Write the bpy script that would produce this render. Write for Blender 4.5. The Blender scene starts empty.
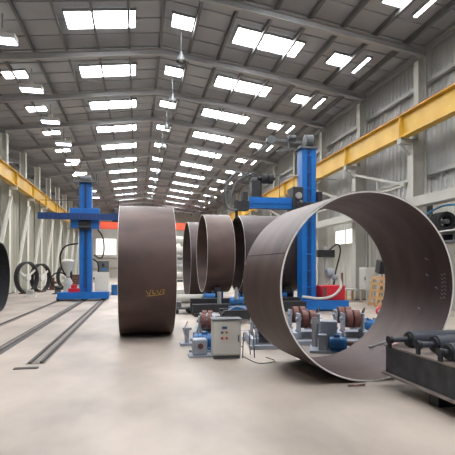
import bpy, bmesh, math, random
from mathutils import Vector, Matrix
random.seed(7)
PI = math.pi
scn = bpy.context.scene
COL = scn.collection
# ---------------------------------------------------------------- camera model
F = 442.0; A = math.atan(90.5/F); H = 1.6; SA, CA = math.sin(A), math.cos(A)
def ray_y(px, py, Y):
    """point of the place seen in direction px,py at hall distance Y"""
    u = (px-227.5)/F
    d = Y/(CA-u*SA)
    return Vector((d*(SA+u*CA), Y, H+(268-py)/F*d))
def ray_x(px, py, X):
    u = (px-227.5)/F
    d = X/(SA+u*CA)
    return Vector((X, d*(CA-u*SA), H+(268-py)/F*d))
def on_floor(px, py):
    d = F*H/(py-268); u = (px-227.5)/F
    return Vector((d*(SA+u*CA), d*(CA-u*SA), 0))
# ---------------------------------------------------------------- materials
def lin(c):
    return tuple(((v/255)/12.92 if v/255 <= .04045 else ((v/255+.055)/1.055)**2.4) for v in c)+(1,)
def mat(name, c, rough=.6, metal=0, var=.12, scale=3.0, c2=None, bump=0, stretch=None, detail=4, coat=0):
    m = bpy.data.materials.new(name); m.use_nodes = True
    nt = m.node_tree; n = nt.nodes; l = nt.links
    b = n['Principled BSDF']
    b.inputs['Roughness'].default_value = rough; b.inputs['Metallic'].default_value = metal
    tc = n.new('ShaderNodeTexCoord'); mp = n.new('ShaderNodeMapping')
    mp.inputs['Scale'].default_value = stretch or (1, 1, 1)
    no = n.new('ShaderNodeTexNoise'); no.inputs['Scale'].default_value = scale; no.inputs['Detail'].default_value = detail
    l.new(tc.outputs['Object'], mp.inputs['Vector']); l.new(mp.outputs['Vector'], no.inputs['Vector'])
    r = n.new('ShaderNodeValToRGB'); L = lin(c)
    r.color_ramp.elements[0].position = .3; r.color_ramp.elements[1].position = .7
    if c2:
        r.color_ramp.elements[0].color = L; r.color_ramp.elements[1].color = lin(c2)
    else:
        r.color_ramp.elements[0].color = tuple(v*(1-var) for v in L[:3])+(1,)
        r.color_ramp.elements[1].color = tuple(min(1, v*(1+var)) for v in L[:3])+(1,)
    l.new(no.outputs['Fac'], r.inputs['Fac']); l.new(r.outputs['Color'], b.inputs['Base Color'])
    if bump:
        bp = n.new('ShaderNodeBump'); bp.inputs['Strength'].default_value = bump; bp.inputs['Distance'].default_value = .02
        l.new(no.outputs['Fac'], bp.inputs['Height']); l.new(bp.outputs['Normal'], b.inputs['Normal'])
    return m
def emis(name, c, s):
    m = bpy.data.materials.new(name); m.use_nodes = True
    nt = m.node_tree; b = nt.nodes['Principled BSDF']
    b.inputs['Base Color'].default_value = lin(c); b.inputs['Roughness'].default_value = .5
    b.inputs['Emission Color'].default_value = lin(c)
    no = nt.nodes.new('ShaderNodeTexNoise'); no.inputs['Scale'].default_value = 1.5
    mr = nt.nodes.new('ShaderNodeMapRange'); mr.inputs['To Min'].default_value = s*.8; mr.inputs['To Max'].default_value = s*1.2
    tc = nt.nodes.new('ShaderNodeTexCoord')
    nt.links.new(tc.outputs['Object'], no.inputs['Vector'])
    nt.links.new(no.outputs['Fac'], mr.inputs['Value']); nt.links.new(mr.outputs['Result'], b.inputs['Emission Strength'])
    return m
M = {}
M['floor'] = mat('worn_concrete', (140, 129, 120), .5, 0, scale=.7, c2=(188, 175, 163), detail=9, bump=.05, stretch=(1, .6, 1))
M['sheet'] = mat('grey_cladding', (175, 175, 173), .55, .1, scale=.4, var=.1)
M['roof'] = mat('roof_sheet', (158, 160, 164), .6, .1, scale=.5, var=.1)
M['white_sheet'] = mat('white_cladding', (186, 184, 176), .6, 0, scale=.5, var=.06)
M['cream'] = mat('cream_cladding', (168, 166, 152), .6, 0, scale=.5, var=.08)
M['steelpaint'] = mat('pale_grey_paint', (172, 170, 162), .55, 0, scale=1.2, var=.08)
M['rafter'] = mat('rafter_grey_paint', (158, 158, 158), .55, 0, scale=1.2, var=.08)
M['purlin'] = mat('purlin_grey', (105, 105, 105), .6, .1, var=.08)
M['whitepaint'] = mat('white_paint', (205, 203, 192), .5, 0, var=.04)
M['yellow'] = mat('crane_yellow', (190, 146, 36), .4, 0, scale=1.1, c2=(212, 172, 66), detail=6)
M['redrail'] = mat('rail_red', (150, 62, 48), .5, 0)
M['orange'] = mat('crane_orange', (235, 92, 62), .5, 0, var=.05)
M['blue'] = mat('manipulator_blue', (12, 100, 178), .4, 0, scale=2, var=.12)
M['darkblue'] = mat('dark_blue', (24, 58, 112), .45, 0, scale=2)
M['motorblue'] = mat('motor_blue', (30, 100, 160), .4, 0)
M['red'] = mat('power_source_red', (200, 30, 50), .35, 0, var=.05)
M['black'] = mat('black_paint', (38, 38, 42), .5, 0, scale=4, var=.25)
M['rubber'] = mat('black_rubber', (28, 28, 30), .7)
M['bench'] = mat('blackened_steel', (44, 44, 48), .45, .2, scale=6, c2=(70, 72, 76), detail=6)
M['benchtop'] = mat('scuffed_bench_plate', (120, 108, 102), .5, .2, scale=4, c2=(150, 138, 132))
M['grease'] = mat('greased_roller', (72, 76, 84), .45, .3, scale=6, var=.2)
M['machgrey'] = mat('machine_grey', (150, 156, 168), .5, 0, scale=3, var=.1)
M['boxgrey'] = mat('cabinet_grey', (205, 203, 196), .5, 0, scale=2, var=.04)
M['darkgrey'] = mat('dark_grey_paint', (88, 92, 94), .5)
M['wheel'] = mat('roll_tyre_brown', (104, 62, 56), .6, 0, scale=6)
M['chrome'] = mat('bare_steel', (190, 190, 192), .3, .8)
M['wood'] = mat('pale_timber', (190, 150, 105), .7, 0, scale=4, stretch=(1, 1, .2))
M['brown'] = mat('brown_steel', (100, 66, 56), .6)
M['hose'] = mat('grey_hose', (198, 196, 190), .5)
M['bluehose'] = mat('blue_hose', (70, 150, 205), .5)
M['channel'] = mat('track_steel', (112, 104, 98), .55, .3, scale=3, c2=(132, 124, 118))
M['groove'] = mat('track_groove', (70, 66, 64), .7)
M['ywmark'] = mat('yellow_marker', (176, 140, 60), .7)
M['chalk'] = mat('chalk_mark', (150, 142, 146), .8)
M['redbtn'] = mat('red_button', (190, 60, 40), .4)
M['greenbtn'] = mat('green_button', (60, 130, 80), .4)
M['bluebtn'] = mat('blue_label', (60, 90, 140), .4)
M['pinkplate'] = mat('rusty_pink_plate', (176, 138, 130), .55, .2)
def rolled(name, c, c2):
    m = mat(name, c, .5, .25, scale=2.2, c2=c2, detail=8, stretch=(.5, 1.6, .5))
    return m
M['ring'] = rolled('mill_scale_steel', (68, 53, 51), (94, 74, 68))
M['ringdark'] = rolled('dark_mill_scale', (60, 49, 49), (76, 62, 60))
M['bevel'] = mat('ground_bevel', (238, 234, 230), .4, 0, var=.05)
M['skylight'] = emis('daylit_rooflight', (248, 250, 252), 36)
M['lamp'] = emis('lit_lamp_glass', (205, 215, 255), 22)
M['daypane'] = emis('daylit_pane', (250, 250, 245), 1.3)
# ---------------------------------------------------------------- mesh helpers
class MB:
    def __init__(s): s.bm = bmesh.new()
    def box(s, c, d, rz=0, rx=0, ry=0):
        m = Matrix.Translation(Vector(c)) @ Matrix.Rotation(rz, 4, 'Z') @ Matrix.Rotation(ry, 4, 'Y') @ Matrix.Rotation(rx, 4, 'X') @ Matrix.Diagonal((d[0], d[1], d[2], 1))
        bmesh.ops.create_cube(s.bm, size=1, matrix=m); return s
    def b2(s, x0, x1, y0, y1, z0, z1):
        return s.box(((x0+x1)/2, (y0+y1)/2, (z0+z1)/2), (abs(x1-x0), abs(y1-y0), abs(z1-z0)))
    def cyl(s, p, q, r, r2=None, n=16):
        p, q = Vector(p), Vector(q); v = q-p
        m = Matrix.Translation((p+q)/2) @ v.to_track_quat('Z', 'Y').to_matrix().to_4x4()
        bmesh.ops.create_cone(s.bm, cap_ends=True, segments=n, radius1=r, radius2=r if r2 is None else r2, depth=v.length, matrix=m); return s
    def beam(s, p, q, w, h):
        p, q = Vector(p), Vector(q); v = q-p
        m = Matrix.Translation((p+q)/2) @ v.to_track_quat('Y', 'Z').to_matrix().to_4x4() @ Matrix.Diagonal((w, v.length, h, 1))
        bmesh.ops.create_cube(s.bm, size=1, matrix=m); return s
    def sphere(s, c, r, sc=(1, 1, 1)):
        bmesh.ops.create_uvsphere(s.bm, u_segments=14, v_segments=8, radius=r, matrix=Matrix.Translation(Vector(c)) @ Matrix.Diagonal((*sc, 1))); return s
    def tube(s, pts, r, n=8, smooth=4):
        P = [Vector(p) for p in pts]
        if smooth and len(P) > 2:
            Q = []
            for i in range(len(P)-1):
                p0 = P[max(i-1, 0)]; p1 = P[i]; p2 = P[i+1]; p3 = P[min(i+2, len(P)-1)]
                for k in range(smooth):
                    t = k/smooth
                    Q.append(.5*((2*p1)+(p2-p0)*t+(2*p0-5*p1+4*p2-p3)*t*t+(3*p1-p0-3*p2+p3)*t**3))
            Q.append(P[-1]); P = Q
        rings = []; up = Vector((0, 0, 1))
        for i, p in enumerate(P):
            t = (P[min(i+1, len(P)-1)]-P[max(i-1, 0)]).normalized()
            if abs(t.dot(up)) > .97: up = Vector((1, 0, 0)) if abs(t.x) < .9 else Vector((0, 1, 0))
            a = t.cross(up).normalized(); b = t.cross(a); up = -b if (-b).dot(up) > 0 else b
            rings.append([s.bm.verts.new(p+r*(math.cos(2*PI*k/n)*a+math.sin(2*PI*k/n)*b)) for k in range(n)])
        for i in range(len(rings)-1):
            for k in range(n):
                s.bm.faces.new((rings[i][k], rings[i][(k+1) % n], rings[i+1][(k+1) % n], rings[i+1][k]))
        s.bm.faces.new(rings[0]); s.bm.faces.new(rings[-1]); return s
    def torus(s, c, axis, R, r, n=28, m=8):
        axis = Vector(axis).normalized(); q = axis.to_track_quat('Z', 'Y'); c = Vector(c); rr = []
        for i in range(n):
            a = 2*PI*i/n; d = q @ Vector((math.cos(a), math.sin(a), 0))
            rr.append([s.bm.verts.new(c+d*(R+r*math.cos(2*PI*k/m))+axis*r*math.sin(2*PI*k/m)) for k in range(m)])
        for i in range(n):
            for k in range(m):
                s.bm.faces.new((rr[i][k], rr[(i+1) % n][k], rr[(i+1) % n][(k+1) % m], rr[i][(k+1) % m]))
        return s
    def shell(s, c, axis, R, W, t, n=96, sag=1):
        """rolled plate: hollow cylinder of wall t starting at c along axis"""
        axis = Vector(axis).normalized(); c = Vector(c)
        side = axis.cross(Vector((0, 0, 1))).normalized()*sag; prof = [(0, R-t), (0, R-.006), (.006, R)]
        k = 4
        for i in range(1, k): prof.append((W*i/k, R))
        prof += [(W-.006, R), (W, R-.006), (W, R-t)]
        for i in range(1, k): prof.append((W-W*i/k, R-t))
        rr = []
        for i in range(n):
            a = 2*PI*i/n; d = side*math.cos(a)+Vector((0, 0, 1))*math.sin(a)
            rr.append([s.bm.verts.new(c+axis*w+d*r) for w, r in prof])
        for i in range(n):
            for j in range(len(prof)):
                s.bm.faces.new((rr[i][j], rr[(i+1) % n][j], rr[(i+1) % n][(j+1) % len(prof)], rr[i][(j+1) % len(prof)]))
        return s
    def lathe(s, c, prof, n=20):
        c = Vector(c); rr = []
        for r, z in prof:
            rr.append([s.bm.verts.new(c+Vector((r*math.cos(2*PI*k/n), r*math.sin(2*PI*k/n), z))) for k in range(n)])
        for i in range(len(rr)-1):
            for k in range(n): s.bm.faces.new((rr[i][k], rr[i][(k+1) % n], rr[i+1][(k+1) % n], rr[i+1][k]))
        return s
    def ibeam(s, p, q, w, h, tf=.03, tw=.02):
        """I section between p and q (section height h in z)"""
        p, q = Vector(p), Vector(q); v = (q-p); z = v.to_track_quat('Y', 'Z') @ Vector((0, 0, 1))
        s.beam(p+z*(h/2-tf/2), q+z*(h/2-tf/2), w, tf); s.beam(p-z*(h/2-tf/2), q-z*(h/2-tf/2), w, tf); s.beam(p, q, tw, h-2*tf); return s
    def hcol(s, x, y, z0, z1, dx, dy, t=.03):
        """column, flanges face +-X"""
        s.b2(x-dx/2, x-dx/2+t, y-dy/2, y+dy/2, z0, z1); s.b2(x+dx/2-t, x+dx/2, y-dy/2, y+dy/2, z0, z1); s.b2(x-dx/2+t, x+dx/2-t, y-t/2, y+t/2, z0, z1); return s
    def build(s, name, m, parent=None, smooth=False, bevel=0):
        bmesh.ops.recalc_face_normals(s.bm, faces=s.bm.faces)
        me = bpy.data.meshes.new(name); s.bm.to_mesh(me); s.bm.free()
        if smooth:
            for p in me.polygons: p.use_smooth = True
            me.set_sharp_from_angle(angle=.7)
        me.materials.append(M[m] if isinstance(m, str) else m)
        o = bpy.data.objects.new(name, me); COL.objects.link(o)
        if parent: o.parent = parent
        if bevel:
            bv = o.modifiers.new('bevel', 'BEVEL'); bv.width = bevel; bv.segments = 2; bv.limit_method = 'ANGLE'
        return o
def tag(o, label, cat, group=None, kind=None):
    o['label'] = label; o['category'] = cat
    if group: o['group'] = group
    if kind: o['kind'] = kind
    return o
def thing(name, loc, label, cat, group=None, rz=0):
    o = bpy.data.objects.new(name, None); COL.objects.link(o); o.empty_display_size = .2
    o.location = loc; o.rotation_euler.z = rz
    return tag(o, label, cat, group)
def struct(o): o['kind'] = 'structure'; return o
def copy_tree(o, parent=None):
    c = o.copy(); COL.objects.link(c)
    if parent: c.parent = parent
    for ch in list(o.children): copy_tree(ch, c)
    return c
def at_base(o, loc):
    """move a mesh object's origin to loc, keeping its shape in place"""
    loc = Vector(loc); o.data.transform(Matrix.Translation(-loc)); o.location = loc; return o
ORD = ['nearest', 'second nearest', 'third nearest', 'fourth nearest', 'fifth nearest', 'sixth nearest', 'seventh nearest', 'eighth nearest', 'ninth nearest', 'tenth nearest', 'eleventh nearest', 'twelfth nearest', 'thirteenth nearest', 'fourteenth nearest', 'fifteenth nearest']
# ---------------------------------------------------------------- hall shell
BAY = 4.67; Y0, Y1 = -6.0, 76.0
XL, XR = -8.0, 11.3
COLY = [15.75+BAY*k for k in range(-4, 13)]
def roofz(x):
    if x >= XL-.3: return H+10.3-.13*abs(x-1.2)
    return roofz(XL-.3) - .0 + .13*(min(abs(x-(XL-.3)), 9.0)) - .13*max(0, abs(x-(XL-.3))-9.0)
EAVE = roofz(XR)
struct(MB().b2(-28, 16, Y0, Y1, -.2, 0).build('floor', 'floor'))
def corrugated(name, x, y0, y1, z0, z1, m, face, pitch=.3, dep=.04):
    bm = MB(); n = int((y1-y0)/pitch); prev = None
    for i in range(n+1):
        for k, (dy, dx) in enumerate(((0, 0), (.55, 0), (.65, dep), (.9, dep))):
            y = min(y0+(i+dy)*pitch, y1)
            a = bm.bm.verts.new((x+face*dx, y, z0)); b = bm.bm.verts.new((x+face*dx, y, z1))
            if prev and y > prev[2]: bm.bm.faces.new((prev[0], a, b, prev[1]))
            prev = (a, b, y)
    bm.b2(x-face*.06, x-face*.02, y0, y1, z0, z1)
    return struct(bm.build(name, m))
corrugated('wall_right', XR+.32, Y0, Y1, 4.2, EAVE+.05, 'sheet', -1)
corrugated('wall_right_lower', XR+.34, Y0, Y1, 0, 4.2, 'white_sheet', -1, .35, .03)
corrugated('wall_left', XL-.34, 10, Y1, 0, 7.9, 'cream', 1, .4, .06)
corrugated('wall_left_outer', -27.6, Y0, Y1, 0, roofz(-27.6), 'cream', 1, .6, .06)
# end wall with pale cladding
w = MB()
w.b2(-28, 11.7, Y1-.1, Y1+.1, 0, 12.2)
for z in (1.6, 3.3, 5.2, 6.6): w.b2(-7.8, 11.2, Y1-.35, Y1-.1, z, z+.35)
struct(w.build('wall_back', 'white_sheet'))
for k, (x0, x1) in enumerate(((-6.6, -3.4), (3.6, 7.2))):
    struct(MB().b2(x0, x1, Y1-.5, Y1-.36, 3.8, 6.4).build('window_%d' % (k+1), 'daypane'))
# roof: skins of the two bays, with openings left for the rooflights by strips
XS = [XR+.35, 1.2, XL-.3, -17.3, -27.6]
rb = MB()
for a, b in zip(XS[:-1], XS[1:]):
    za, zb = roofz(a), roofz(b)
    v = [rb.bm.verts.new(p) for p in ((a, Y0, za), (b, Y0, zb), (b, Y1, zb), (a, Y1, za), (a, Y0, za+.12), (b, Y0, zb+.12), (b, Y1, zb+.12), (a, Y1, za+.12))]
    for f in ((0, 1, 2, 3), (4, 5, 6, 7), (0, 1, 5, 4), (3, 2, 6, 7), (0, 3, 7, 4), (1, 2, 6, 5)): rb.bm.faces.new([v[i] for i in f])
    # standing ribs of the roof sheet, running from ridge to eave
    y = Y0+.5
    while y < Y1:
        rb.beam((a, y, za-.02), (b, y, zb-.02), .05, .04); y += 1.19
ceiling = struct(rb.build('ceiling', 'roof'))
px = XL+.9
k = 0
PX = []
while px < XR:
    PX.append(px); px += 1.35
for x in PX+[-10.5, -12.5, -14.5, -16.5]:
    p = MB(); z = roofz(x)
    p.b2(x-.02, x+.02, Y0, Y1, z-.24, z-.03); p.b2(x-.02, x+.08, Y0, Y1, z-.26, z-.24)
    struct(p.build('purlin', 'purlin', ceiling))
# rafters per bay (a tapered frame member spanning from column to column)
for k, y in enumerate(COLY):
    if y < 0: continue
    r = MB()
    for (xa, xb) in ((XL, 1.2), (1.2, XR)):
        r.ibeam((xa, y, roofz(xa)-.4), (xb, y, roofz(xb)-.4), .18, .28)
    r.ibeam((XL, y, roofz(XL)-.5), (-17.3, y, roofz(-17.3)-.5), .2, .4)
    struct(r.build('rafter', 'rafter', ceiling))
# eave beam along right wall
struct(MB().b2(XR+.0, XR+.2, Y0, Y1, EAVE-.3, EAVE-.12).build('trim_1', 'rafter'))
# girts on the right wall
for n, (z, h, m) in enumerate(((5.3, .14, 'darkgrey'), (9.0, .16, 'darkgrey'), (7.9, .14, 'darkgrey'))):
    struct(MB().b2(XR+.08, XR+.24, Y0, Y1, z, z+h).build('trim_%d' % (n+2), 'sheet'))
# windows high in the lower right wall
for k, y in enumerate((17.0, 21.7, 26.4)):
    o = struct(MB().b2(XR+.2, XR+.24, y, y+2.6, 2.95, 3.75).build('window_%d' % (k+3), 'daypane'))
    f = MB()
    for z in (2.92, 3.75): f.b2(XR+.16, XR+.26, y-.05, y+2.65, z, z+.05)
    for q in (y-.05, y+1.27, y+2.6): f.b2(XR+.16, XR+.26, q, q+.05, 2.92, 3.8)
    f.build('window_frame', 'steelpaint', o)
# rooflights
wn = 6
SKY = [22.9+BAY*(k-5) for k in range(0, 16)]
def panel(x0, x1, y, dy, mats='skylight'):
    global wn
    z0, z1 = roofz(x0), roofz(x1)
    b = MB(); off = .05
    b.beam((x0, y, z0-off), (x1, y, z1-off), dy, .03)
    o = struct(b.build('window_%d' % wn, mats))
    fr = MB()
    for s in (-1, 1): fr.beam((x0, y+s*(dy/2+.03), z0-.06), (x1, y+s*(dy/2+.03), z1-.06), .06, .1)
    for x, z in ((x0, z0), (x1, z1)): fr.b2(x-.03, x+.03, y-dy/2-.06, y+dy/2+.06, z-.11, z-.01)
    fr.build('window_frame', 'rafter', o); wn += 1
for y in SKY:
    panel(-2.75, -.05, y, 1.25); panel(4.05, 6.95, y, 1.25)
    panel(1.4, 2.3, y, .95); panel(8.35, 9.25, y, .95)
    panel(-6.3, -5.2, y, .8)
    panel(9.75, 9.95, y, 1.5)
    if y > 20: panel(-13.5, -11.0, y, 1.25)
# main columns
gr = 'steel wall columns'
for k, y in enumerate([c for c in COLY if c > 9]):
    c = thing('steel_column', (XR-.35, y, 0), 'pale grey steel column on the right wall, %s to the camera' % ORD[k], 'column', 'columns along the right wall')
    MB().hcol(0, 0, 0, 6.7, .62, .36).b2(-.29, .29, -.02, .02, 0, .4).build('lower_post', 'steelpaint', c)
    MB().hcol(.12, 0, 6.7, EAVE-.75, .36, .3).build('upper_post', 'steelpaint', c)
    MB().b2(-.4, .4, -.25, .25, 0, .04).build('base_plate', 'darkgrey', c)
    b = MB().b2(-.82, -.31, -.12, .12, 6.5, 6.7); b.beam((-.76, 0, 6.5), (-.31, 0, 6.1), .04, .08); b.build('crane_bracket', 'steelpaint', c)
for k, y in enumerate([c for c in COLY if c > 24]):
    c = thing('steel_column', (XL+.0, y, 0), 'pale cream steel column on the left side of the hall, %s in view' % ORD[k], 'column', 'columns along the left side')
    MB().hcol(0, 0, 0, 6.7, .5, .5).build('lower_post', 'whitepaint', c)
    MB().hcol(-.1, 0, 6.7, roofz(XL)-.75, .4, .4).build('upper_post', 'whitepaint', c)
    MB().b2(-.35, .35, -.3, .3, 0, .04).build('base_plate', 'darkgrey', c)
    MB().b2(.25, .66, -.12, .12, 6.5, 6.7).build('crane_bracket', 'whitepaint', c)
    if k < 8:
        b = MB().beam((XL+.38, y+.3, .05), (XL+.38, y+BAY-.3, 6.0), .16, .16)
        tag(b.build('diagonal_brace', 'whitepaint'), 'slanted white brace rising beside the left wall, %s in view' % ORD[k], 'brace', 'slanted braces along the left wall')
# braces on the right wall
for k, y in enumerate([c for c in COLY if 15 < c < 40]):
    a = Vector((XR-.74, y+.25, 4.95)); b_ = Vector((XR-.74, y+BAY-.1, 6.25))
    b = MB().beam(a, b_, .1, .1)
    b.beam(a+Vector((0, .2, -.02)), (XR-.74, y+BAY-.1, 4.95), .07, .07)
    b.beam((XR-.74, y+BAY*.5, 4.95), (XR-.74, y+BAY*.5, 5.6), .06, .06)
    tag(b.build('wall_bracing', 'steelpaint'), 'pale triangular brace between right wall columns under the crane beam, %s' % ORD[k], 'brace', 'braces under the right crane beam')
# long grey duct beam in front of right columns
d = MB().b2(XR-1.2, XR-.78, 4, 70, 3.96, 4.25); d.b2(XR-1.24, XR-.74, 4, 70, 3.88, 3.96)
tag(d.build('horizontal_tie_beam', 'steelpaint'), 'long pale grey horizontal beam along the right wall above the hose reel', 'beam')
# crane runways
for side, x, lb in ((1, XR-1.0, 'right'), (-1, XL+.5, 'left')):
    y0 = 2.0 if side == 1 else 12
    t = thing('crane_runway_beam', (x, y0, 0), 'long yellow crane runway girder along the %s wall' % lb, 'crane beam')
    for k in range(20):
        ya = COLY[0]+BAY*k
        yb = ya+BAY
        ya = max(ya, y0)
        if yb <= y0 or yb > 76: continue
        g = MB().ibeam((0, ya+.02-y0, 7.17), (0, yb-.02-y0, 7.17), .34, .9, .035, .03)
        for s in (ya+.03-y0, yb-.03-y0):
            g.b2(-.16, .16, s-.012, s+.012, 6.75, 7.6)
        g.build('girder_segment', 'yellow', t)
    MB().b2(-.04, .04, 0, 73-y0, 7.625, 7.72).build('rail', 'redrail', t)
# far red overhead crane
t = thing('overhead_crane', (1.5, 64, 7.72), 'orange-red overhead travelling crane spanning the far end of the hall', 'crane')
MB().b2(-8.7, 8.5, -.35, .35, -.65, .35).build('bridge_girder', 'orange', t)
for x in (-8.98, 8.98): MB().b2(x-.16, x+.16, -1.3, 1.3, 0, .4).build('end_truck', 'orange', t)
MB().b2(-3.6, -2.4, -.6, .6, .35, 1.0).build('hoist', 'darkblue', t)
MB().cyl((-3, -.5, .5), (-3, -.5, -2.2), .04).build('hoist_rope', 'black', t)
# high-bay lamps hanging from the roof
def lamp(x, y, drop, lit, label, group):
    z = roofz(x)
    t = thing('high_bay_lamp', (x, y, z-drop), label, 'lamp', group)
    if lit: MB().b2(-.5, .5, -.28, .28, -.08, .12).b2(-.12, .12, -.12, .12, .12, .34).build('housing', 'boxgrey', t)
    else: MB().lathe((0, 0, 0), [(.0, .34), (.07, .34), (.08, .2), (.15, .1), (.22, -.08), (.21, -.09), (.13, .08), (0, .18)]).build('shade', 'darkgrey', t, True)
    MB().cyl((0, 0, .34), (0, 0, drop-.06), .02, n=8).build('suspension_rod', 'darkgrey', t)
    if lit: MB().b2(-.46, .46, -.25, .25, -.1, -.08).build('diffuser', 'lamp', t)
    else: MB().sphere((0, 0, .0), .1).build('bulb', 'boxgrey', t)
for k, y in enumerate(SKY[4:13]):
    lamp(1.85, y+.7, 1.3, False, 'unlit metal high-bay lamp hanging under the central square rooflights, %s' % ORD[k], 'unlit central lamps')
    lamp(-4.9, y-.5, 1.0, True, 'lit bluish high-bay lamp hanging on the left side of the roof, %s' % ORD[k], 'lit lamps on the left')
# ---------------------------------------------------------------- floor tracks
for nm, xs, y0, y1, lb in (('a', (-1.75, -1.5), 7.85, 30, 'right-hand steel floor track leading to the left blue manipulator'), ('b', (-2.6,), 5.5, 30, 'middle steel floor track, widest and darkest of the three'), ('c', (-3.75,), 8.0, 30, 'left-hand steel floor track of the three on the concrete')):
    t = thing('floor_track', (xs[0], y0, 0), lb, 'rail', 'floor tracks')
    L = y1-y0
    if nm == 'a':
        MB().b2(-.06, .24, 0, L, 0, .008).build('bed_plate', 'channel', t)
        MB().b2(-.02, .03, 0, L, .008, .035).build('rail', 'groove', t)
        MB().b2(.16, .21, 0, L, .008, .04).build('rail', 'groove', t)
    elif nm == 'b':
        MB().b2(-.13, .13, 0, L, 0, .01).build('bed_plate', 'groove', t)
        MB().b2(-.03, .03, 0, L, .01, .035).build('rail', 'channel', t)
    else:
        MB().b2(-.1, .1, 0, L, 0, .01).build('bed_plate', 'channel', t)
        MB().b2(-.025, .025, 0, L, .01, .035).build('rail', 'groove', t)
tag(MB().b2(-.18, .18, -.06, .06, 0, .012).build('floor_plate', 'groove'), 'small dark plate set in the floor before the right-hand track', 'plate').location = on_floor(26, 368.5)
# ---------------------------------------------------------------- steel rings
def ring(name, c, az, R, W, t, m, label, bevel=True, group=None, sag=1):
    """c: centre of the first end"""
    ax = Vector((math.sin(az), math.cos(az), 0))
    o = thing(name, (c[0], c[1], c[2]-R), label, 'steel ring', group)
    z = Vector((0, 0, R))
    MB().shell(z, ax, R, W, t, 128, sag).build('shell_plate', m, o, True)
    if bevel:
        for e in (0, W):
            q = MB(); s0 = z+ax*(e-(.004 if e == 0 else -.0)) 
            q.shell(s0, ax, R-.004, .004, t-.008 if t > .02 else t, 128, sag); q.build('edge_bevel', 'bevel', o, True)
    w = MB()
    # longitudinal weld seam, inside
    a = math.radians(160); side = ax.cross(Vector((0, 0, 1))).normalized()*sag
    d = side*math.cos(a)+Vector((0, 0, 1))*math.sin(a)
    w.cyl(z+d*(R-t-.001)+ax*.02, z+d*(R-t-.001)+ax*(W-.02), .008, n=6)
    w.cyl(z+d*(R+.001)+ax*.02, z+d*(R+.001)+ax*(W-.02), .007, n=6)
    w.build('weld_seam', 'ringdark', o)
    return o
big = ring('steel_ring', (3.246, 5.6947, 1.3447), -.0677, 1.3447, 1.645, .03, 'ring', 'huge open brown steel ring in the right foreground facing the camera', sag=1.038)
# chalk scribbles inside the big ring on its right side
ch = MB()
ax = Vector((math.sin(-.0668), math.cos(-.0668), 0)); sd = Vector((math.cos(-.0668), -math.sin(-.0668), 0))
def inside(w, ang, r=1.3447-.033):
    return ax*w+Vector((0, 0, 1.3447))+sd*1.038*r*math.cos(ang)+Vector((0, 0, 1))*r*math.sin(ang)
for k in range(7):
    a = -.16+.045*k
    ch.tube([inside(.12, a), inside(.15, a+.02), inside(.2, a-.005), inside(.22, a+.015)], .004, 5, 3)
for (ww, a) in ((.5, .1), (.45, .3), (.62, -.32), (.3, -.05)):
    ch.tube([inside(ww, a), inside(ww+.05, a+.02)], .008, 5, 0)
ch.build('chalk_marks', 'chalk', big)
xl = ray_y(119.5, 268, 10.5).x; xr = ray_y(176.5, 268, 9.6).x
R1 = 1.55
r1 = ring('steel_ring', (xl, 11.05, R1), PI/2, R1, xr-xl, .03, 'ring', 'closed-looking brown steel ring standing alone in the middle of the floor')
ym = MB()
def on_r1(px, py):
    # front outer face of ring 1
    Y = 9.6
    for _ in range(20):
        p = ray_y(px, py, Y); zz = p.z-R1; Y = 11.05-math.sqrt(max(0, (R1+.003)**2-zz*zz))
    return ray_y(px, py, Y)-Vector((xl, 11.05, 0))
for pts in (((146, 291), (149, 294), (151, 290)), ((149, 294), (150, 296)), ((153, 290), (153, 294), (156, 293)), ((157, 290), (159, 294), (161, 290)), ((147, 296), (154, 295.5), (164, 294)), ((162, 289.5), (164.5, 290.5), (162.5, 292.5), (165, 293))):
    ym.tube([on_r1(*p) for p in pts], .008, 5, 3)
ym.build('paint_mark', 'ywmark', r1)
ring('steel_ring', (2.62, 18.1, 2.2), PI/2, 1.6, 1.06, .035, 'ring', 'narrow brown steel ring up on the rotator, left of the wide one')
ring('steel_ring', (4.08, 18.1, 2.2), PI/2, 1.6, 2.45, .035, 'ringdark', 'wide brown steel ring up on the rotator beside the right blue column')
ring('steel_ring', (ray_y(191, 268, 20.3).x, 22.2, 1.95), PI/2, 1.95, 1.2, .035, 'ringdark', 'dark steel ring behind the others, seen only as a sliver beside the bending rolls')
# dark ring at left edge
ring('steel_ring', (-7.1, 17.7, 1.28), PI/2, 1.28, 2.15, .05, 'black', 'black steel ring cut off by the left edge of the picture', False)
# flange rings leaning near left wall
for (px_, y_, d_, R_, lb) in ((25, 293.5, 0, 1.0, 'thin dark flange ring standing by the left wall, leftmost'), (39, 292, 0, .95, 'dark flange ring with white plates by the left wall, middle one'), (63, 288, 0, .9, 'dark flange ring standing just left of the blue column')):
    g = on_floor(px_, y_)
    t = thing('flange_ring', (g.x, g.y, 0), lb, 'flange', 'flange rings by the left wall')
    ax_ = Vector((math.cos(.45), -math.sin(.45), 0))
    MB().shell(Vector((0, 0, R_)), ax_, R_, .28, .1, 48).build('rim', 'black', t, True)
    q = MB()
    for a in range(3):
        an = a*2*PI/3+.5; s_ = ax_.cross(Vector((0, 0, 1)))
        q.beam(ax_*.14+Vector((0, 0, R_)), ax_*.14+Vector((0, 0, R_))+(s_*math.cos(an)+Vector((0, 0, 1))*math.sin(an))*(R_-.1), .06, .12)
    q.cyl(ax_*.02+Vector((0, 0, R_)), ax_*.3+Vector((0, 0, R_)), .2)
    q.build('hub_spider', 'boxgrey', t)
    MB().b2(-.25, .35, -.5, .5, 0, .06).build('cradle', 'brown', t)
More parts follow.
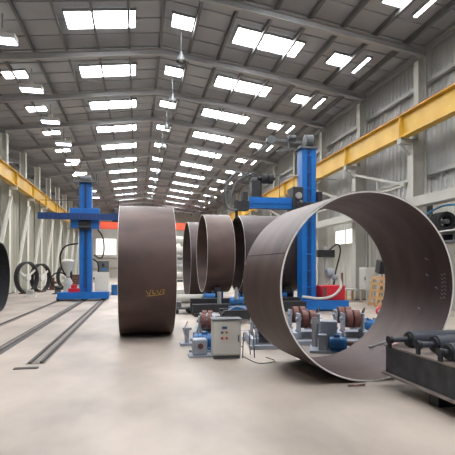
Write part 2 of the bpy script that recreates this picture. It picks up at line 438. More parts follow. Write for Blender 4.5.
# ---------------------------------------------------------------- left manipulator
lm = thing('welding_manipulator', (-2.5, 23.1, 0), 'blue column-and-boom welding manipulator on the floor tracks at left', 'welding machine')
b = MB().b2(-1.2, 1.1, -.65, .65, .12, .42); b.b2(-1.25, 1.15, -.72, -.65, .1, .44); b.build('base_carriage', 'blue', lm, bevel=.01)
for x in (-1.25, -.1, .86):
    for y in (-.5, .5): MB().cyl((x-.06, y, .12), (x+.06, y, .12), .085).build('wheel', 'black', lm)
b = MB().b2(-.29, -.09, -.28, .28, .42, 6.0).b2(.09, .29, -.28, .28, .42, 6.0).b2(-.1, .1, -.2, .28, .42, 6.0); b.build('column', 'blue', lm, bevel=.01)
b = MB().b2(-.035, .035, -.25, -.2, .6, 5.9)
for k in range(50): b.b2(-.05, .05, -.255, -.22, .7+k*.1, .74+k*.1)
b.build('rack', 'darkblue', lm)
b = MB().b2(-.55, .55, -.5, .5, 6.0, 6.06)
for x in (-.55, .55): b.cyl((x, -.5, 6.06), (x, -.5, 6.4), .02, n=6).cyl((x, .5, 6.06), (x, .5, 6.4), .02, n=6)
b.cyl((-.2, 0, 6.25), (.25, 0, 6.25), .17); b.build('top_platform', 'darkgrey', lm)
b = MB().b2(-.68, -.18, -.5, -.3, 3.65, 4.65).b2(.18, .68, -.5, -.3, 3.65, 4.65).b2(-.5, .5, -.45, -.3, 3.75, 4.1)
b.b2(-.62, .62, .3, .42, 3.7, 4.6); b.b2(-.7, .7, -.48, -.3, 4.4, 4.68); b.build('boom_carriage', 'blue', lm, bevel=.015)
b = MB().cyl((0, -.6, 3.85), (0, -.45, 3.85), .2).b2(-.28, .28, -.56, -.45, 3.6, 4.05).cyl((-.3, -.6, 3.7), (.3, -.6, 3.7), .06); b.build('drive_gearbox', 'black', lm)
b = MB().b2(-2.12, 1.7, -.78, -.5, 4.1, 4.38)
for k in range(19): b.b2(-2.1+k*.2, -2.02+k*.2, -.8, -.78, 4.13, 4.37)
b.b2(-2.12, 1.7, -.8, -.78, 4.05, 4.11); b.build('boom', 'darkblue', lm)
b = MB().cyl((1.45, -.64, 4.4), (1.45, -.64, 4.62), .2, .14).b2(1.3, 1.65, -.75, -.52, 4.0, 4.42).cyl((1.6, -.64, 4.6), (1.6, -.64, 5.1), .02, n=6); b.build('welding_head', 'black', lm)
b = MB().cyl((-2.05, -.64, 4.37), (-2.05, -.64, 5.0), .012, n=6).cyl((-.1, -.75, 5.0), (-2.05, -.64, 5.0), .012, n=6).cyl((-1.2, -.64, 4.4), (-1.2, -.64, 5.0), .012, n=6); b.build('cable_rail', 'darkgrey', lm)
b = MB().tube([(.6, -.5, 3.6), (.85, -.5, 3.2), (.9, -.5, 2.5), (.75, -.5, 2.15), (.42, -.4, 2.3)], .035)
b.tube([(-.34, -.3, 2.9), (-.9, -.4, 2.75), (-1.15, -.4, 2.3), (-1.1, -.4, 1.7), (-.9, -.4, 1.3)], .04)
b.tube([(.36, -.3, 2.1), (.6, -.4, 1.9), (.62, -.45, 1.4), (.4, -.35, 1.1)], .04)
b.build('cable', 'rubber', lm)
# seat and hand-rail items on the carriage
b = MB().b2(-.78, -.25, -.5, .1, .42, .62).cyl((-.55, -.2, .62), (-.55, -.2, .8), .14); b.build('drive_unit', 'red', lm)
lm.scale = (1, 1, .97)
cb = thing('control_cabinet', (-2.5+.82, 22.9, .45), 'pale grey control cabinet riding on the left manipulator base', 'cabinet')
MB().b2(-.36, .3, -.35, .2, 0, .95).build('body', 'boxgrey', cb, bevel=.01)
MB().b2(-.33, .27, -.36, -.35, .04, .91).build('door', 'boxgrey', cb)
p = bpy.data.objects.new('control_panel', None); COL.objects.link(p); p.parent = cb; p.location = (0, 0, .95); p['label'] = 'dark grey control box on top'
MB().b2(-.22, .3, -.2, .2, 0, .55).build('housing', 'darkgrey', p)
MB().b2(.0, .16, -.21, -.2, .06, .2).build('screen', 'motorblue', p)
MB().b2(-.02, .1, -.22, -.2, .26, .42).build('meter', 'black', p)
# white flux recovery unit left of the column
g = on_floor(70, 297)
t = thing('flux_hopper_unit', (-3.55, 24.4, 0), 'white flux recovery unit with pale hopper left of the blue column', 'machine')
MB().cyl((0, 0, .1), (0, 0, .8), .22).cyl((0, 0, .8), (0, 0, 1.1), .26, .12).build('tank', 'boxgrey', t, True)
MB().lathe((0, 0, 1.15), [(.1, 0), (.1, .2), (.3, .5), (.34, .8), (.2, .9), (0, .92)]).build('hopper', 'whitepaint', t, True)
MB().cyl((0, 0, 0), (0, 0, .1), .28).build('base', 'red', t)
MB().torus((-.42, 0, .95), (0, 1, .2), .42, .035).build('hose', 'rubber', t)
# ---------------------------------------------------------------- right manipulator
rm = thing('welding_manipulator', (ray_y(308, 268, 15.75).x, 15.9, 0), 'tall blue welding manipulator column behind the big ring at right', 'welding machine')
b = MB().b2(-.3, 1.45, -.6, .5, .1, .4); b.b2(-.35, 1.5, -.68, -.6, .06, .42); b.build('base_carriage', 'blue', rm, bevel=.01)
for x in (-.05, 1.2):
    for y in (-.5, .4): MB().cyl((x-.06, y, .1), (x+.06, y, .1), .09).build('wheel', 'black', rm)
b = MB().b2(-.29, -.09, -.28, .28, .4, 6.4).b2(.09, .29, -.28, .28, .4, 6.4).b2(-.09, .09, -.22, .28, .4, 6.4)
for k in range(9): b.b2(-.29, .29, -.29, -.27, .9+k*.65, .95+k*.65)
b.build('column', 'blue', rm, bevel=.008)
b = MB().b2(-.035, .035, -.27, -.22, .6, 6.3)
for k in range(56): b.b2(-.05, .05, -.275, -.25, .65+k*.1, .69+k*.1)
b.build('rack', 'darkblue', rm)
b = MB().b2(-.4, .35, -.35, .35, 6.4, 6.48).cyl((-.15, -.2, 6.72), (.15, -.2, 6.72), .24).beam((-.2, 0, 6.7), (-1.45, 0, 6.75), .1, .1)
b.cyl((-1.5, -.12, 6.72), (-1.5, .12, 6.72), .17); b.beam((-.4, 0, 6.45), (-1.3, 0, 6.3), .06, .06); b.beam((-.75, 0, 6.72), (-.75, 0, 6.4), .06, .06)
b.tube([(-1.55, 0, 6.6), (-1.9, 0, 6.3), (-2.3, .1, 6.1)], .03); b.cyl((-.8, -.1, 6.85), (-.5, -.1, 6.85), .1)
b.build('top_pulley_arm', 'darkgrey', rm)
b = MB().b2(-.72, -.3, -.42, .3, 3.95, 4.85).b2(.3, .5, -.42, .3, 4.0, 4.7).b2(-.6, .45, -.5, -.3, 4.0, 4.25); b.build('boom_carriage', 'black', rm, bevel=.01)
b = MB().cyl((-.5, -.5, 4.5), (-.5, -.42, 4.5), .13).cyl((-.42, -.5, 4.25), (-.42, -.42, 4.25), .08); b.build('gauge', 'chrome', rm)
b = MB().b2(-2.45, -.4, -.3, .1, 4.0, 4.42)
for k in range(4): b.b2(-2.4+k*.5, -2.37+k*.5, -.31, -.3, 4.0, 4.42)
b.b2(-2.45, -.5, -.34, -.3, 4.18, 4.22); b.build('boom', 'blue', rm)
hd = MB().b2(-2.35, -2.0, -.3, .1, 4.42, 5.05).b2(-2.95, -2.45, -.3, .1, 3.9, 4.25)
hd.cyl((-2.18, -.1, 5.05), (-2.18, -.1, 5.2), .2, .12).b2(-2.7, -2.5, -.3, 0, 4.3, 4.6).cyl((-2.9, -.1, 3.6), (-2.9, -.1, 4.3), .06)
hd.build('welding_head', 'black', rm)
MB().cyl((-1.95, -.25, 5.15), (-1.75, -.25, 5.15), .2).cyl((-1.7, -.25, 5.15), (-1.5, -.25, 5.15), .2).cyl((-2.1, -.25, 5.15), (-1.4, -.25, 5.15), .06).b2(-2.4, -1.7, -.08, -.02, 5.1, 5.2).b2(-1.98, -1.9, -.1, 0, 4.4, 5.2).build('wire_spool', 'rubber', rm)
hd = MB().tube([(-2.3, -.36, 5.2), (-2.9, -.36, 5.3), (-3.3, -.36, 4.95), (-3.4, -.36, 4.4), (-3.3, -.36, 3.95), (-2.95, -.36, 3.9)], .035)
hd.tube([(-2.3, -.4, 5.3), (-2.75, -.4, 5.12), (-3.1, -.4, 4.7), (-3.2, -.4, 4.1)], .03)
hd.cyl((-3.25, -.36, 4.1), (-3.25, -.36, 4.6), .06).cyl((-2.5, -.4, 5.25), (-2.5, -.4, 5.5), .04)
hd.build('flux_hose', 'darkgrey', rm)
b = MB().cyl((-1.7, -.2, 5.32), (1.4, .2, 5.32), .012, n=6).cyl((-.6, -.2, 4.85), (-.6, -.2, 5.3), .012, n=6).cyl((-1.2, -.2, 4.42), (-1.2, -.2, 5.3), .012, n=6); b.build('cable_rail', 'darkgrey', rm)
rm.scale = (.95,)*3
# red power source standing on the base, with hose
t = thing('welding_power_source', (rm.location.x+.95, 15.8, .385), 'bright red welding power source box on the blue base', 'power source')
b = MB().b2(-.52, .4, -.4, .3, 0, .56); b.build('housing', 'red', t, bevel=.03)
MB().b2(-.5, -.36, -.41, -.4, .06, .5).build('front_panel', 'brown', t)
b = MB().tube([(.0, -.45, .9), (.12, -.47, .65), (.1, -.5, .4), (-.2, -.5, .12), (-.7, -.5, .02), (-1.4, -.5, .1)], .05); 
tag(b.build('thick_hose', 'hose'), 'thick pale hose looping down in front of the red power source', 'hose').location = (rm.location.x+1.0, 15.8, .45)
t = thing('welding_tractor_stand', (7.75, 17.3, 0), 'pale torch stand with black box and thin cable behind the red box', 'stand')
MB().b2(-.3, .3, -.25, .25, 0, .7).cyl((0, 0, .7), (0, 0, 2.5), .09).cyl((0, 0, 1.0), (.25, 0, 1.6), .12).build('post', 'boxgrey', t)
MB().b2(-.35, .3, -.2, .2, 2.05, 2.35).build('control_box', 'black', t)
MB().cyl((-.1, -.25, 1.4), (.15, -.25, 1.4), .15).sphere((.3, -.2, 1.2), .13).build('feeder', 'machgrey', t)
MB().tube([(.1, 0, 2.3), (.45, -.1, 2.6), (.6, -.1, 2.3), (.4, -.1, 1.5), (.3, -.1, .9)], .03).build('cable', 'rubber', t)
# ---------------------------------------------------------------- black rotator under the raised rings
def black_rotator(x, y, lb):
    t = thing('ring_rotator', (x, y, 0), lb, 'rotator', 'black rotators under the raised rings')
    b = MB().b2(-.25, .25, -1.6, 1.6, .06, .32); b.b2(-.4, .4, -1.7, -1.2, 0, .12).b2(-.4, .4, 1.2, 1.7, 0, .12); b.build('frame', 'black', t, bevel=.01)
    for s in (-1, 1):
        MB().b2(-.2, -.13, s*.95-.2, s*.95+.2, .32, .7).b2(.13, .2, s*.95-.2, s*.95+.2, .32, .7).build('bracket', 'darkblue', t)
        MB().cyl((-.12, s*.93, .63), (.12, s*.93, .63), .22, n=28).build('roller', 'rubber', t, True)
    MB().cyl((-.6, -1.25, .5), (-.15, -1.25, .5), .12).b2(-.55, -.3, -1.35, -1.15, .3, .42).build('motor', 'motorblue', t)
    return t
black_rotator(3.1, 18.1, 'black rotator with blue motor beneath the narrow raised ring')
black_rotator(4.65, 18.1, 'black rotator beneath the left end of the wide raised ring')
black_rotator(6.0, 18.1, 'black rotator beneath the right end of the wide raised ring')
# long black bed in front of them
t = thing('rotator_bed', (2.15, 14.6, 0), 'long low black steel bed on the floor under the raised rings', 'machine bed')
b = MB().b2(-.35, 1.6, -.15, .15, .12, .4).b2(-.35, 3.6, .45, .7, .12, .55).b2(1.4, 3.6, -.15, .2, .1, .45)
for x in (-.2, 1.2, 2.6, 3.45): b.b2(x-.1, x+.1, -.25, .8, 0, .12)
b.build('bed_frame', 'black', t, bevel=.01)
b = MB().cyl((.9, -.1, .5), (1.35, -.1, .5), .13).cyl((1.2, -.1, .34), (1.2, -.1, .75), .05); b.build('gear_motor', 'motorblue', t)
MB().cyl((.55, -.05, .34), (.55, -.05, .8), .07).build('filter_cup', 'chrome', t)
MB().cyl((1.1, -.2, .55), (1.1, -.2, .95), .08, .04).build('breather_cup', 'chrome', t)
g = on_floor(240, 324)
t = thing('machine_frame', (g.x, g.y+.2, 0), 'dark steel frame on the floor between the control cabinet and the big ring', 'machine frame')
b = MB().b2(-.45, .75, -.1, .1, .1, .38).b2(-.45, .75, .5, .7, .1, .38).b2(-.45, -.3, .1, .5, .1, .3).b2(.6, .75, .1, .5, .1, .3)
for x in (-.35, .65): b.b2(x-.1, x+.1, -.15, .75, 0, .1)
b.build('frame', 'black', t, bevel=.01)
MB().b2(-.2, .1, .1, .5, .3, .46).cyl((.1, .3, .4), (.45, .3, .4), .08).build('pump', 'motorblue', t)
MB().tube([(-.3, -.05, .38), (-.1, -.12, .5), (.2, -.1, .42), (.5, -.12, .3)], .025).build('cable', 'machgrey', t)
# ---------------------------------------------------------------- small turning rolls (grey, with brown tyres)
def motor_mb(c, r=.1, L=.3, axis='x'):
    b = MB(); c = Vector(c); d = Vector((1, 0, 0)) if axis == 'x' else Vector((0, 1, 0))
    b.cyl(c-d*L/2, c+d*L/2, r, n=20)
    for k in range(7): b.cyl(c-d*L*.35+d*L*.1*k, c-d*L*.35+d*(L*.1*k+.008), r*1.15, n=20)
    b.cyl(c+d*L/2, c+d*(L/2+.05), r*1.05, r*.9, n=20)
    b.box(c+Vector((0, 0, r*1.1)), (.1, .1, .06)); b.box(c-Vector((0, 0, r*1.05)), (L*.8, r*1.8, .03)); return b
def turning_roll(x, y, rz, W, lb, cover=True, motor=True, zt=.42, sc=1):
    t = thing('turning_roll', (x, y, 0), lb, 'turning roll', 'grey turning rolls around the big ring', rz)
    b = MB().b2(-W/2, W/2, -.3, -.22, .02, .2).b2(-W/2, W/2, .22, .3, .02, .2).b2(-W/2-.1, -W/2+.1, -.35, .35, 0, .08).b2(W/2-.1, W/2+.1, -.35, .35, 0, .08).b2(-.15, .15, -.22, .22, .05, .16)
    b.build('base_frame', 'machgrey', t, bevel=.008)
    for s in (-1, 1):
        cx = s*(W/2-.22)
        b = MB()
        for yy in (-.17, .17): b.box((cx, yy, .32), (.26, .03, .4)); b.box((cx, yy, .15), (.4, .03, .12))
        b.cyl((cx, -.22, zt), (cx, .22, zt), .035)
        b.build('bearing_bracket', 'machgrey', t)
        MB().cyl((cx, -.12, zt), (cx, -.015, zt), .16, n=32).cyl((cx, .015, zt), (cx, .12, zt), .16, n=32).build('roller', 'wheel', t, True)
        MB().cyl((cx, -.235, zt), (cx, -.185, zt), .06).build('hub_cap', 'chrome', t)
    if cover:
        MB().b2(-.2, .2, -.3, .12, .2, .52).build('gear_cover', 'machgrey', t, bevel=.015)
    if motor:
        motor_mb((.28 if cover else 0, -.42, .16), .1, .3).build('motor', 'motorblue', t, True)
        MB().b2(-.12, .1, -.52, -.32, .02, .34).build('gearbox', 'machgrey', t, bevel=.015)
    MB().tube([(.1, -.3, .45), (.35, -.4, .55), (.5, -.35, .35), (.55, -.32, .15)], .015).build('cable', 'rubber', t)
    return t
def tr(px, py, rz, W, lb, **k):
    g = on_floor(px, py); return turning_roll(g.x, g.y, rz, W, lb, **k)
tr(207, 337, math.radians(80), 1.2, 'grey turning roll with brown wheels behind and left of the pale control cabinet', motor=False)
tr(262, 344, math.radians(84), 1.1, 'pale grey turning roll seen under the outside of the big ring')
o = tr(303, 339, math.radians(82), 1.2, 'turning roll with brown wheel just inside the left edge of the ring view', cover=False, motor=False); o.scale = (1.2,)*3
o = tr(348, 339, math.radians(76), 1.1, 'turning roll with brown wheels right of centre in the ring view', cover=False, motor=False); o.scale = (1.2,)*3
g = on_floor(331, 352)
t = thing('gear_drive', (g.x, g.y, 0), 'pale grey gear drive with blue motor in front, centre of the ring view', 'gear drive', rz=-.38)
MB().b2(-.2, .12, .1, .45, .03, .57).build('gear_cover', 'machgrey', t, bevel=.02)
MB().b2(-.4, .4, -.2, .55, 0, .05).b2(-.24, -.08, -.15, .1, .05, .34).build('base_plate', 'machgrey', t, bevel=.006)
motor_mb((.1, -.12, .19), .12, .26).build('motor', 'motorblue', t, True)
MB().cyl((.27, -.12, .19), (.4, -.12, .19), .05).build('coupling', 'brown', t)
MB().cyl((-.3, .3, .05), (-.3, .3, .5), .06).cyl((-.3, .3, .5), (-.3, .3, .62), .09, .05).build('filter_cup', 'chrome', t)
# blue motors seen through ring
for px_, py_, rz, lb in ((366, 333, -.2, 'blue electric motor on the floor at right inside the ring view'), (205, 351, -.3, 'blue electric motor on the floor left of the pale control cabinet')):
    g = on_floor(px_, py_)
    t = thing('electric_motor', g, lb, 'motor', rz=rz)
    motor_mb((0, 0, .2), .13, .4).build('body', 'motorblue', t, True)
    MB().b2(-.28, .28, -.16, .16, 0, .04).b2(-.15, .15, -.1, .1, .04, .08).build('mounting_plate', 'machgrey', t)
    MB().cyl((.25, 0, .2), (.38, 0, .2), .03).build('shaft', 'chrome', t)
# pale box with bolt, left unit front
g = on_floor(199.5, 356)
t = thing('gear_reducer', g, 'small pale gear housing on the floor left of the control cabinet', 'gearbox')
MB().b2(-.13, .13, -.12, .12, .03, .32).build('housing', 'machgrey', t, bevel=.03)
MB().cyl((0, -.15, .2), (0, -.11, .2), .05).build('bolt_cover', 'brown', t)
MB().b2(-.2, .2, -.15, .15, 0, .03).build('foot', 'machgrey', t)
g = on_floor(187, 345)
t = thing('hand_jack', g, 'small pale steel jack at the left end of the turning roll', 'jack')
MB().b2(-.14, .14, -.14, .14, 0, .05).cyl((0, 0, .05), (0, 0, .32), .05).box((0, 0, .34), (.18, .12, .05)).build('body', 'machgrey', t)
MB().tube([(.02, -.1, .1), (-.08, -.15, .3), (0, -.1, .5)], .012).build('handle', 'chrome', t)
# control cabinet in front
g = on_floor(227, 359)
t = thing('control_cabinet', (g.x, g.y, 0), 'pale grey control cabinet with push buttons standing on the floor before the rings', 'cabinet', rz=-.06)
cw, chh = .5, .62
MB().b2(-cw/2, cw/2, 0, .3, .06, .06+chh).build('body', 'boxgrey', t, bevel=.01)
MB().b2(-cw/2+.015, cw/2-.015, -.018, 0, .08, .04+chh).build('door', 'boxgrey', t, bevel=.006)
MB().b2(-cw/2-.02, cw/2+.02, -.03, .33, .06+chh, .085+chh).build('top_cover', 'darkgrey', t, bevel=.005)
MB().b2(-cw/2+.02, cw/2-.02, .01, .28, 0, .06).build('plinth', 'darkgrey', t)
MB().b2(cw/2-.06, cw/2-.04, -.035, -.018, .3, .42).build('handle', 'darkgrey', t)
for i, (x, z, m) in enumerate(((-.09, .47, 'darkgrey'), (-.01, .47, 'ywmark'), (-.09, .37, 'redbtn'), (-.01, .37, 'redbtn'))):
    MB().cyl((x, -.04, z), (x, -.018, z), .022).build('push_button', m, t)
MB().b2(-.09, 0, -.024, -.018, .53, .575).build('nameplate', 'bluebtn', t)
# stool/trolley frame right of cabinet
g = on_floor(248, 358)
t = thing('tubular_stand', (g.x, g.y, 0), 'thin dark tubular stand on the floor right of the pale cabinet', 'stand')
MB().tube([(-.1, 0, 0), (-.08, 0, .45), (.1, 0, .45), (.12, 0, 0)], .01, smooth=0).tube([(-.1, .3, 0), (-.08, .3, .45), (.1, .3, .45), (.12, .3, 0)], .01, smooth=0).cyl((-.1, 0, .2), (-.1, .3, .2), .01, n=6).cyl((.12, 0, .2), (.12, .3, .2), .01, n=6).build('tube_frame', 'darkgrey', t)
# cables on the floor
b = MB().tube([on_floor(243, 357)+Vector((0, 0, .015)), on_floor(258, 364)+Vector((0, 0, .015)), on_floor(275, 362)+Vector((0, 0, .015)), on_floor(266, 358)+Vector((0, 0, .015))], .007)
tag(b.build('floor_cable', 'rubber'), 'thin black cable lying on the floor right of the pale cabinet', 'cable')
# ---------------------------------------------------------------- plate bending rolls behind ring 1
t = thing('plate_bending_machine', (1.6, 27, 0), 'pale plate bending machine between the lone ring and the raised rings', 'machine')
for x in (-1.6, 3.2):
    MB().b2(x-.2, x+.2, -.6, .6, 0, 3.6).build('side_frame', 'boxgrey', t, bevel=.02)
for z, r, m in ((3.3, .22, 'whitepaint'), (2.65, .25, 'boxgrey'), (1.7, .2, 'chrome'), (1.15, .2, 'boxgrey')):
    MB().cyl((-1.4, 0, z), (3.0, 0, z), r, n=28).build('roll', m, t, True)
for z in (2.1, .75): MB().b2(-1.4, 3.0, -.3, .3, z, z+.14).build('cross_beam', 'darkgrey', t)
MB().b2(-1.4, 3.0, -.5, .5, .05, .3).build('bed', 'boxgrey', t)
g = on_floor(185, 303)
p = MB()
p.cyl((-.9, 0, .2), (.9, 0, .2), .2, n=28); tag(at_base(p.build('steel_pipe', 'boxgrey', None, True), (0, 0, 0)), 'thick pale pipe lying on the floor behind the lone ring', 'pipe').location = (g.x, g.y, 0)
g = on_floor(181, 313)
t = thing('small_trolley', g, 'low dark trolley on the floor just right of the lone ring', 'trolley')
MB().b2(-.25, .35, -.3, .3, .15, .22).b2(-.2, .0, -.2, .2, .22, .4).build('deck', 'darkgrey', t)
for x in (-.18, .28):
    for y in (-.25, .25): MB().cyl((x, y-.03, .08), (x, y+.03, .08), .08).build('wheel', 'rubber', t)
g = on_floor(116, 295)
t = thing('drum', (g.x-.05, g.y, 0), 'small blue drum on the floor left of the lone ring', 'drum')
MB().lathe((0, 0, 0), [(0, 0), (.22, 0), (.23, .2), (.22, .22), (.23, .4), (.22, .62), (0, .6)]).build('body', 'motorblue', t, True)
# far clutter: plate stacks and crates toward the end of the hall
fc = [(-5.4, 43, 1.6, 2.4, .9, 'brown', 'low brown stack of plate by the far left wall'), (-4.2, 52, 1.8, 2, 1.1, 'boxgrey', 'pale crate standing far down the left side'),
      (.2, 58, 3, 1.2, .8, 'brown', 'low brown plate stack near the end wall'), (-1.5, 66, 2, 1, 1.6, 'darkgrey', 'dark grey crate against the end wall')]
for x, y, w_, l_, h_, m, lb in fc:
    t = thing('plate_stack', (x, y, 0), lb, 'plate stack')
    n = 5
    for k in range(n):
        MB().box((random.uniform(-.06, .06), random.uniform(-.06, .06), .1+h_/n*(k+.5)), (w_, l_, h_/n-.03)).build('plate', m, t)
    for s in (-.35, .35): MB().box((s*w_, 0, .05), (.12, l_, .1)).build('skid', 'wood', t)
# welding screens / small stuff along left wall (countable items)
for k, (px_, py_, h_, m, lb) in enumerate(((52, 290, .9, 'brown', 'brown steel offcut standing among the flange rings'), (58, 294, .5, 'darkgrey', 'dark grey steel offcut near the left manipulator'), (30, 297, .4, 'boxgrey', 'small pale steel offcut between two flange rings'))):
    g = on_floor(px_, py_)
    t = MB().box((0, 0, h_/2), (.35, .2, h_)).box((.1, -.05, h_*.6), (.5, .1, h_*.2)).box((0, 0, .03), (.6, .5, .06)).build('steel_offcut', m)
    tag(t, lb, 'offcut'); t.location = g
# ---------------------------------------------------------------- right-hand wall things
xw = XR-.9
g = ray_x(442, 222, xw)
t = thing('hose_reel', g, 'black coiled hose reel hanging on the right wall above the big ring', 'hose reel')
b = MB()
for dy in (-.14, -.05, .04, .13):
    for rr in (.3, .24): b.torus((0, dy*1.6, 0), (.25, 1, 0), rr, .045, 26, 6)
b.build('coil', 'rubber', t, True)
MB().cyl((0, -.3, 0), (0, .3, 0), .08).b2(0, .6, -.03, .03, -.05, .05).build('hub', 'darkgrey', t)
b = MB().tube([ray_x(455+8, 204, xw)-g, ray_x(448, 205, xw)-g, ray_x(440, 207, xw)-g, ray_x(430, 212, xw)-g, ray_x(426, 214, xw)-g], .035)
o = tag(b.build('blue_air_hose', 'bluehose'), 'blue air hose hanging along the right wall above the reel', 'hose'); o.location = g
q = ray_x(428.5, 206, xw+.1)
t = thing('pipe_bracket', q, 'dark vertical pipe bracket beside the hose reel on the right wall', 'bracket')
MB().b2(-.04, .04, -.04, .04, -.7, .3).b2(-.04, .04, -.2, -.14, -.8, .3).build('upright', 'darkgrey', t)
q = ray_x(447, 241, xw-.1)
t = thing('wall_shelf', q, 'wall shelf with dark items under the black hose reel', 'shelf')
MB().b2(-.3, .5, -1.6, .8, -.06, 0).build('board', 'darkgrey', t)
MB().b2(-.3, .5, -1.6, .8, .3, .34).b2(.4, .44, -1.6, .8, -.06, .3).build('upper_rail', 'boxgrey', t)
q2 = q+Vector((0, -.1, .0))
for k, (dy, w_, h_, lb) in enumerate(((-.7, .5, .16, 'long black tool case on the wall shelf'), (.25, .4, .22, 'short black toolbox on the wall shelf nearest the ring'))):
    t = thing('tool_case', q2+Vector((0, dy, 0)), lb, 'tool case')
    MB().b2(-.2, .2, -w_/2, w_/2, 0, h_).build('case', 'black', t, bevel=.02)
    MB().tube([(-.21, -.1, h_*.7), (-.26, -.05, h_*.8), (-.26, .05, h_*.8), (-.21, .1, h_*.7)], .012).build('handle', 'chrome', t)
# electrical cabinet + stand
q = on_floor(367, 303); q = Vector((10.3, ray_x(367, 300, 10.3).y, 0))
t = thing('electrical_cabinet', q, 'pale grey electrical cabinet on legs beside the right wall column', 'cabinet')
MB().b2(-.2, .25, -.35, .35, .62, 1.62).build('body', 'boxgrey', t, bevel=.01)
MB().b2(-.22, -.2, -.31, .31, .66, 1.58).build('door', 'steelpaint', t)
MB().b2(-.25, -.22, -.26, -.22, 1.05, 1.2).build('handle', 'black', t)
for x in (-.15, .2):
    for y in (-.3, .3): MB().b2(x-.03, x+.03, y-.03, y+.03, 0, .62).build('leg', 'steelpaint', t)
MB().cyl((.1, .1, 1.62), (.1, .1, 3.8), .03).build('conduit', 'darkgrey', t)
q = Vector((10.15, ray_x(357, 290, 10.15).y, 0))
t = thing('work_table', q+Vector((-.1, .5, 0)), 'low steel table with timber legs near the electrical cabinet', 'table')
MB().b2(-.5, .4, -.5, .5, .55, .6).build('tabletop', 'steelpaint', t)
for x in (-.44, .34):
    for y in (-.44, .44): MB().b2(x-.05, x+.05, y-.05, y+.05, 0, .55).build('leg', 'wood', t)
# wooden pallets leaning
for k, (px_, lean, lb) in enumerate(((377, .28, 'pale wooden pallet leaning at the right wall, left one'), (384, .4, 'pale wooden pallet leaning at the right wall, right one'))):
    x = 9.9-.15*k
    q = Vector((x, ray_x(px_, 300, x).y, 0))
    t = thing('wooden_pallet', q, lb, 'pallet', rz=math.radians(-60))
    def L(u, v, w): # u across, v up the slope, w thickness
        return Vector((u, v*math.sin(lean)+w*math.cos(lean), v*math.cos(lean)-w*math.sin(lean)+.08*math.sin(lean)))
    for v in (.06, .35, .65, .95, 1.2): MB().beam(L(-.45, v, 0), L(.45, v, 0), .02, .11).build('slat', 'wood', t)
    for u in (-.4, 0, .4): MB().beam(L(u, 0, .06), L(u, 1.25, .06), .08, .08).build('stringer', 'wood', t)
q = ray_x(381, 268, 10.25)
t = thing('work_light', (q.x, q.y, 0), 'black box lamp on a pole above the wooden pallets', 'work light')
MB().box((0, 0, q.z+.05), (.3, .35, .55), rx=.25).build('housing', 'black', t)
MB().cyl((.05, 0, 0), (.05, 0, q.z-.1), .03).b2(-.2, .2, -.2, .2, 0, .03).build('pole', 'darkgrey', t)
for px_, y_, h_, w_, m, lb in ((345, 289, 1.7, .2, 'steelpaint', 'tall pale plank leaning by the right wall behind the red box'), (342, 289, 1.35, .16, 'brown', 'brown steel plank by the right wall behind the red box')):
    q = Vector((10.35, ray_x(px_, 289, 10.35).y, 0))
    b = MB().box((0, 0, h_/2), (.06, w_, h_)).box((.04, 0, h_/2), (.03, .04, h_)).box((0, 0, .02), (.3, w_, .04))
    o = tag(b.build('leaning_plank', m), lb, 'plank'); o.location = q
# red cylinder near right in the ring view
q = on_floor(380, 322)
t = thing('valve_block', (q.x, q.y, 0), 'small red valve block near the right inner edge of the ring view', 'valve')
MB().b2(-.15, .15, -.15, .15, 0, .12).cyl((0, 0, .12), (0, 0, .3), .06).build('body', 'machgrey', t)
MB().torus((0, 0, .34), (0, 1, .4), .11, .03).build('hand_wheel', 'red', t)
# ---------------------------------------------------------------- black bench in right foreground
bx, by = 3.28, 5.45
t = thing('roller_bench', (bx, by, 0), 'black steel bench carrying black rollers in the right foreground', 'bench')
LN = 3.9
MB().b2(0, 1.5, -LN, 0, .545, .57).build('top_plate', 'benchtop', t, bevel=.004)
b = MB().b2(.02, .05, -LN+.02, -.02, .2, .545).b2(1.4, 1.43, -LN+.02, -.02, .2, .545).b2(.05, 1.4, -.05, -.02, .2, .545).b2(.05, 1.4, -LN+.02, -LN+.05, .2, .545)
b.build('side_web', 'bench', t)
MB().b2(-.04, .14, -LN, 0, .18, .2).b2(1.3, 1.48, -LN, 0, .18, .2).build('bottom_flange', 'benchtop', t)
for y in (-.9, -2.1, -3.4): MB().b2(.1, 1.35, y-.08, y+.08, 0, .18).build('support_block', 'black', t)
def black_roller(x0, y, x1, r, sh, lb, z=.57, rz=0):
    o = thing('steel_roller', (x0, y, z), lb, 'roller', 'black rollers on the bench', rz)
    L_ = x1-x0
    MB().cyl((0, 0, r), (L_, 0, r), r, n=32).build('barrel', 'grease', o, True, .006)
    b = MB().cyl((-sh, 0, r), (0, 0, r), r*.34, n=20).cyl((L_, 0, r), (L_+sh, 0, r), r*.34, n=20); b.build('shaft', 'grease', o, True)
    b = MB().cyl((-sh-.05, 0, r), (-sh, 0, r), r*.48, n=20).b2(-sh-.04, -sh-.015, -.03, .03, 0, r); b.build('end_collar', 'black', o, True)
    b = MB().cyl((-.03, 0, r), (0, 0, r), r*.8, n=20); b.build('shoulder', 'black', o, True)
    return o
black_roller(ray_y(409, 333, 5.15).x, 5.15, 4.5, .105, .25, 'black roller on the bench, farthest one with long thin shaft')
black_roller(ray_y(435, 340, 4.72).x, 4.72, 4.6, .11, .2, 'black roller on the bench, middle one with knobbed shaft')
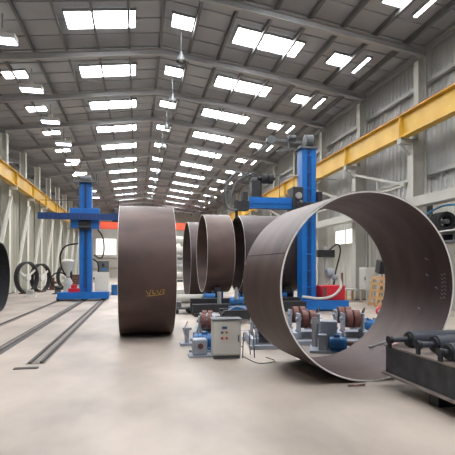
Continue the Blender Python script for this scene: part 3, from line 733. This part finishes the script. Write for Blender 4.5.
black_roller(ray_y(449, 352, 4.3).x, 4.3, 4.6, .1, .08, 'black roller on the bench, nearest one cut by the picture edge')
pp = MB(); ang = [-.35+.1*k for k in range(8)]
prof = []
for k in range(9):
    u = k/8; prof.append((u*.3, .0+.055*math.sin(u*PI)))
v = []
for (x, z) in prof:
    v.append([pp.bm.verts.new(p) for p in ((x, -.05, z), (x, .05, z), (x, .05, z+.012), (x, -.05, z+.012))])
for i in range(len(v)-1):
    for j in range(4): pp.bm.faces.new((v[i][j], v[i][(j+1) % 4], v[i+1][(j+1) % 4], v[i+1][j]))
pp.bm.faces.new(v[0]); pp.bm.faces.new(v[-1])
tag(pp.build('bent_steel_strip', 'pinkplate'), 'bent pinkish steel strip at the far left corner of the bench', 'offcut').location = (3.32, 5.33, .571)
b = MB().tube([(0, 0, .02), (-.1, -.02, .03), (-.2, .0, .0), (-.28, .02, -.03)], .015); b.box((-.28, .02, -.03), (.06, .05, .03))
tag(b.build('earth_clamp', 'chrome'), 'shiny earth clamp and lead hanging off the bench corner', 'clamp').location = (3.36, 5.40, .572)
# chain link / shackle on floor near ring bottom
b = MB().torus((0, 0, .02), (0, .2, 1), .05, .012, 16, 6).cyl((.05, 0, .02), (.2, .02, .02), .012)
tag(b.build('shackle', 'brown'), 'small brown shackle on the floor before the big ring bottom', 'shackle').location = on_floor(352, 387)
# ---------------------------------------------------------------- world, camera, view
wd = bpy.data.worlds.new('overcast_sky'); scn.world = wd; wd.use_nodes = True
bg = wd.node_tree.nodes['Background']
bg.inputs['Color'].default_value = (.86, .92, 1, 1); bg.inputs['Strength'].default_value = .3
cam = bpy.data.cameras.new('camera'); co = bpy.data.objects.new('camera', cam); COL.objects.link(co)
cam.sensor_width = 36; cam.lens = F/455*36; cam.shift_y = 40.5/455; cam.clip_end = 300
co.location = (0, 0, H); co.rotation_euler = (PI/2, 0, -A)
scn.camera = co
vs = scn.view_settings
vs.view_transform = 'Standard'; vs.look = 'None'; vs.gamma = 1; vs.use_curve_mapping = False; vs.exposure = -.3
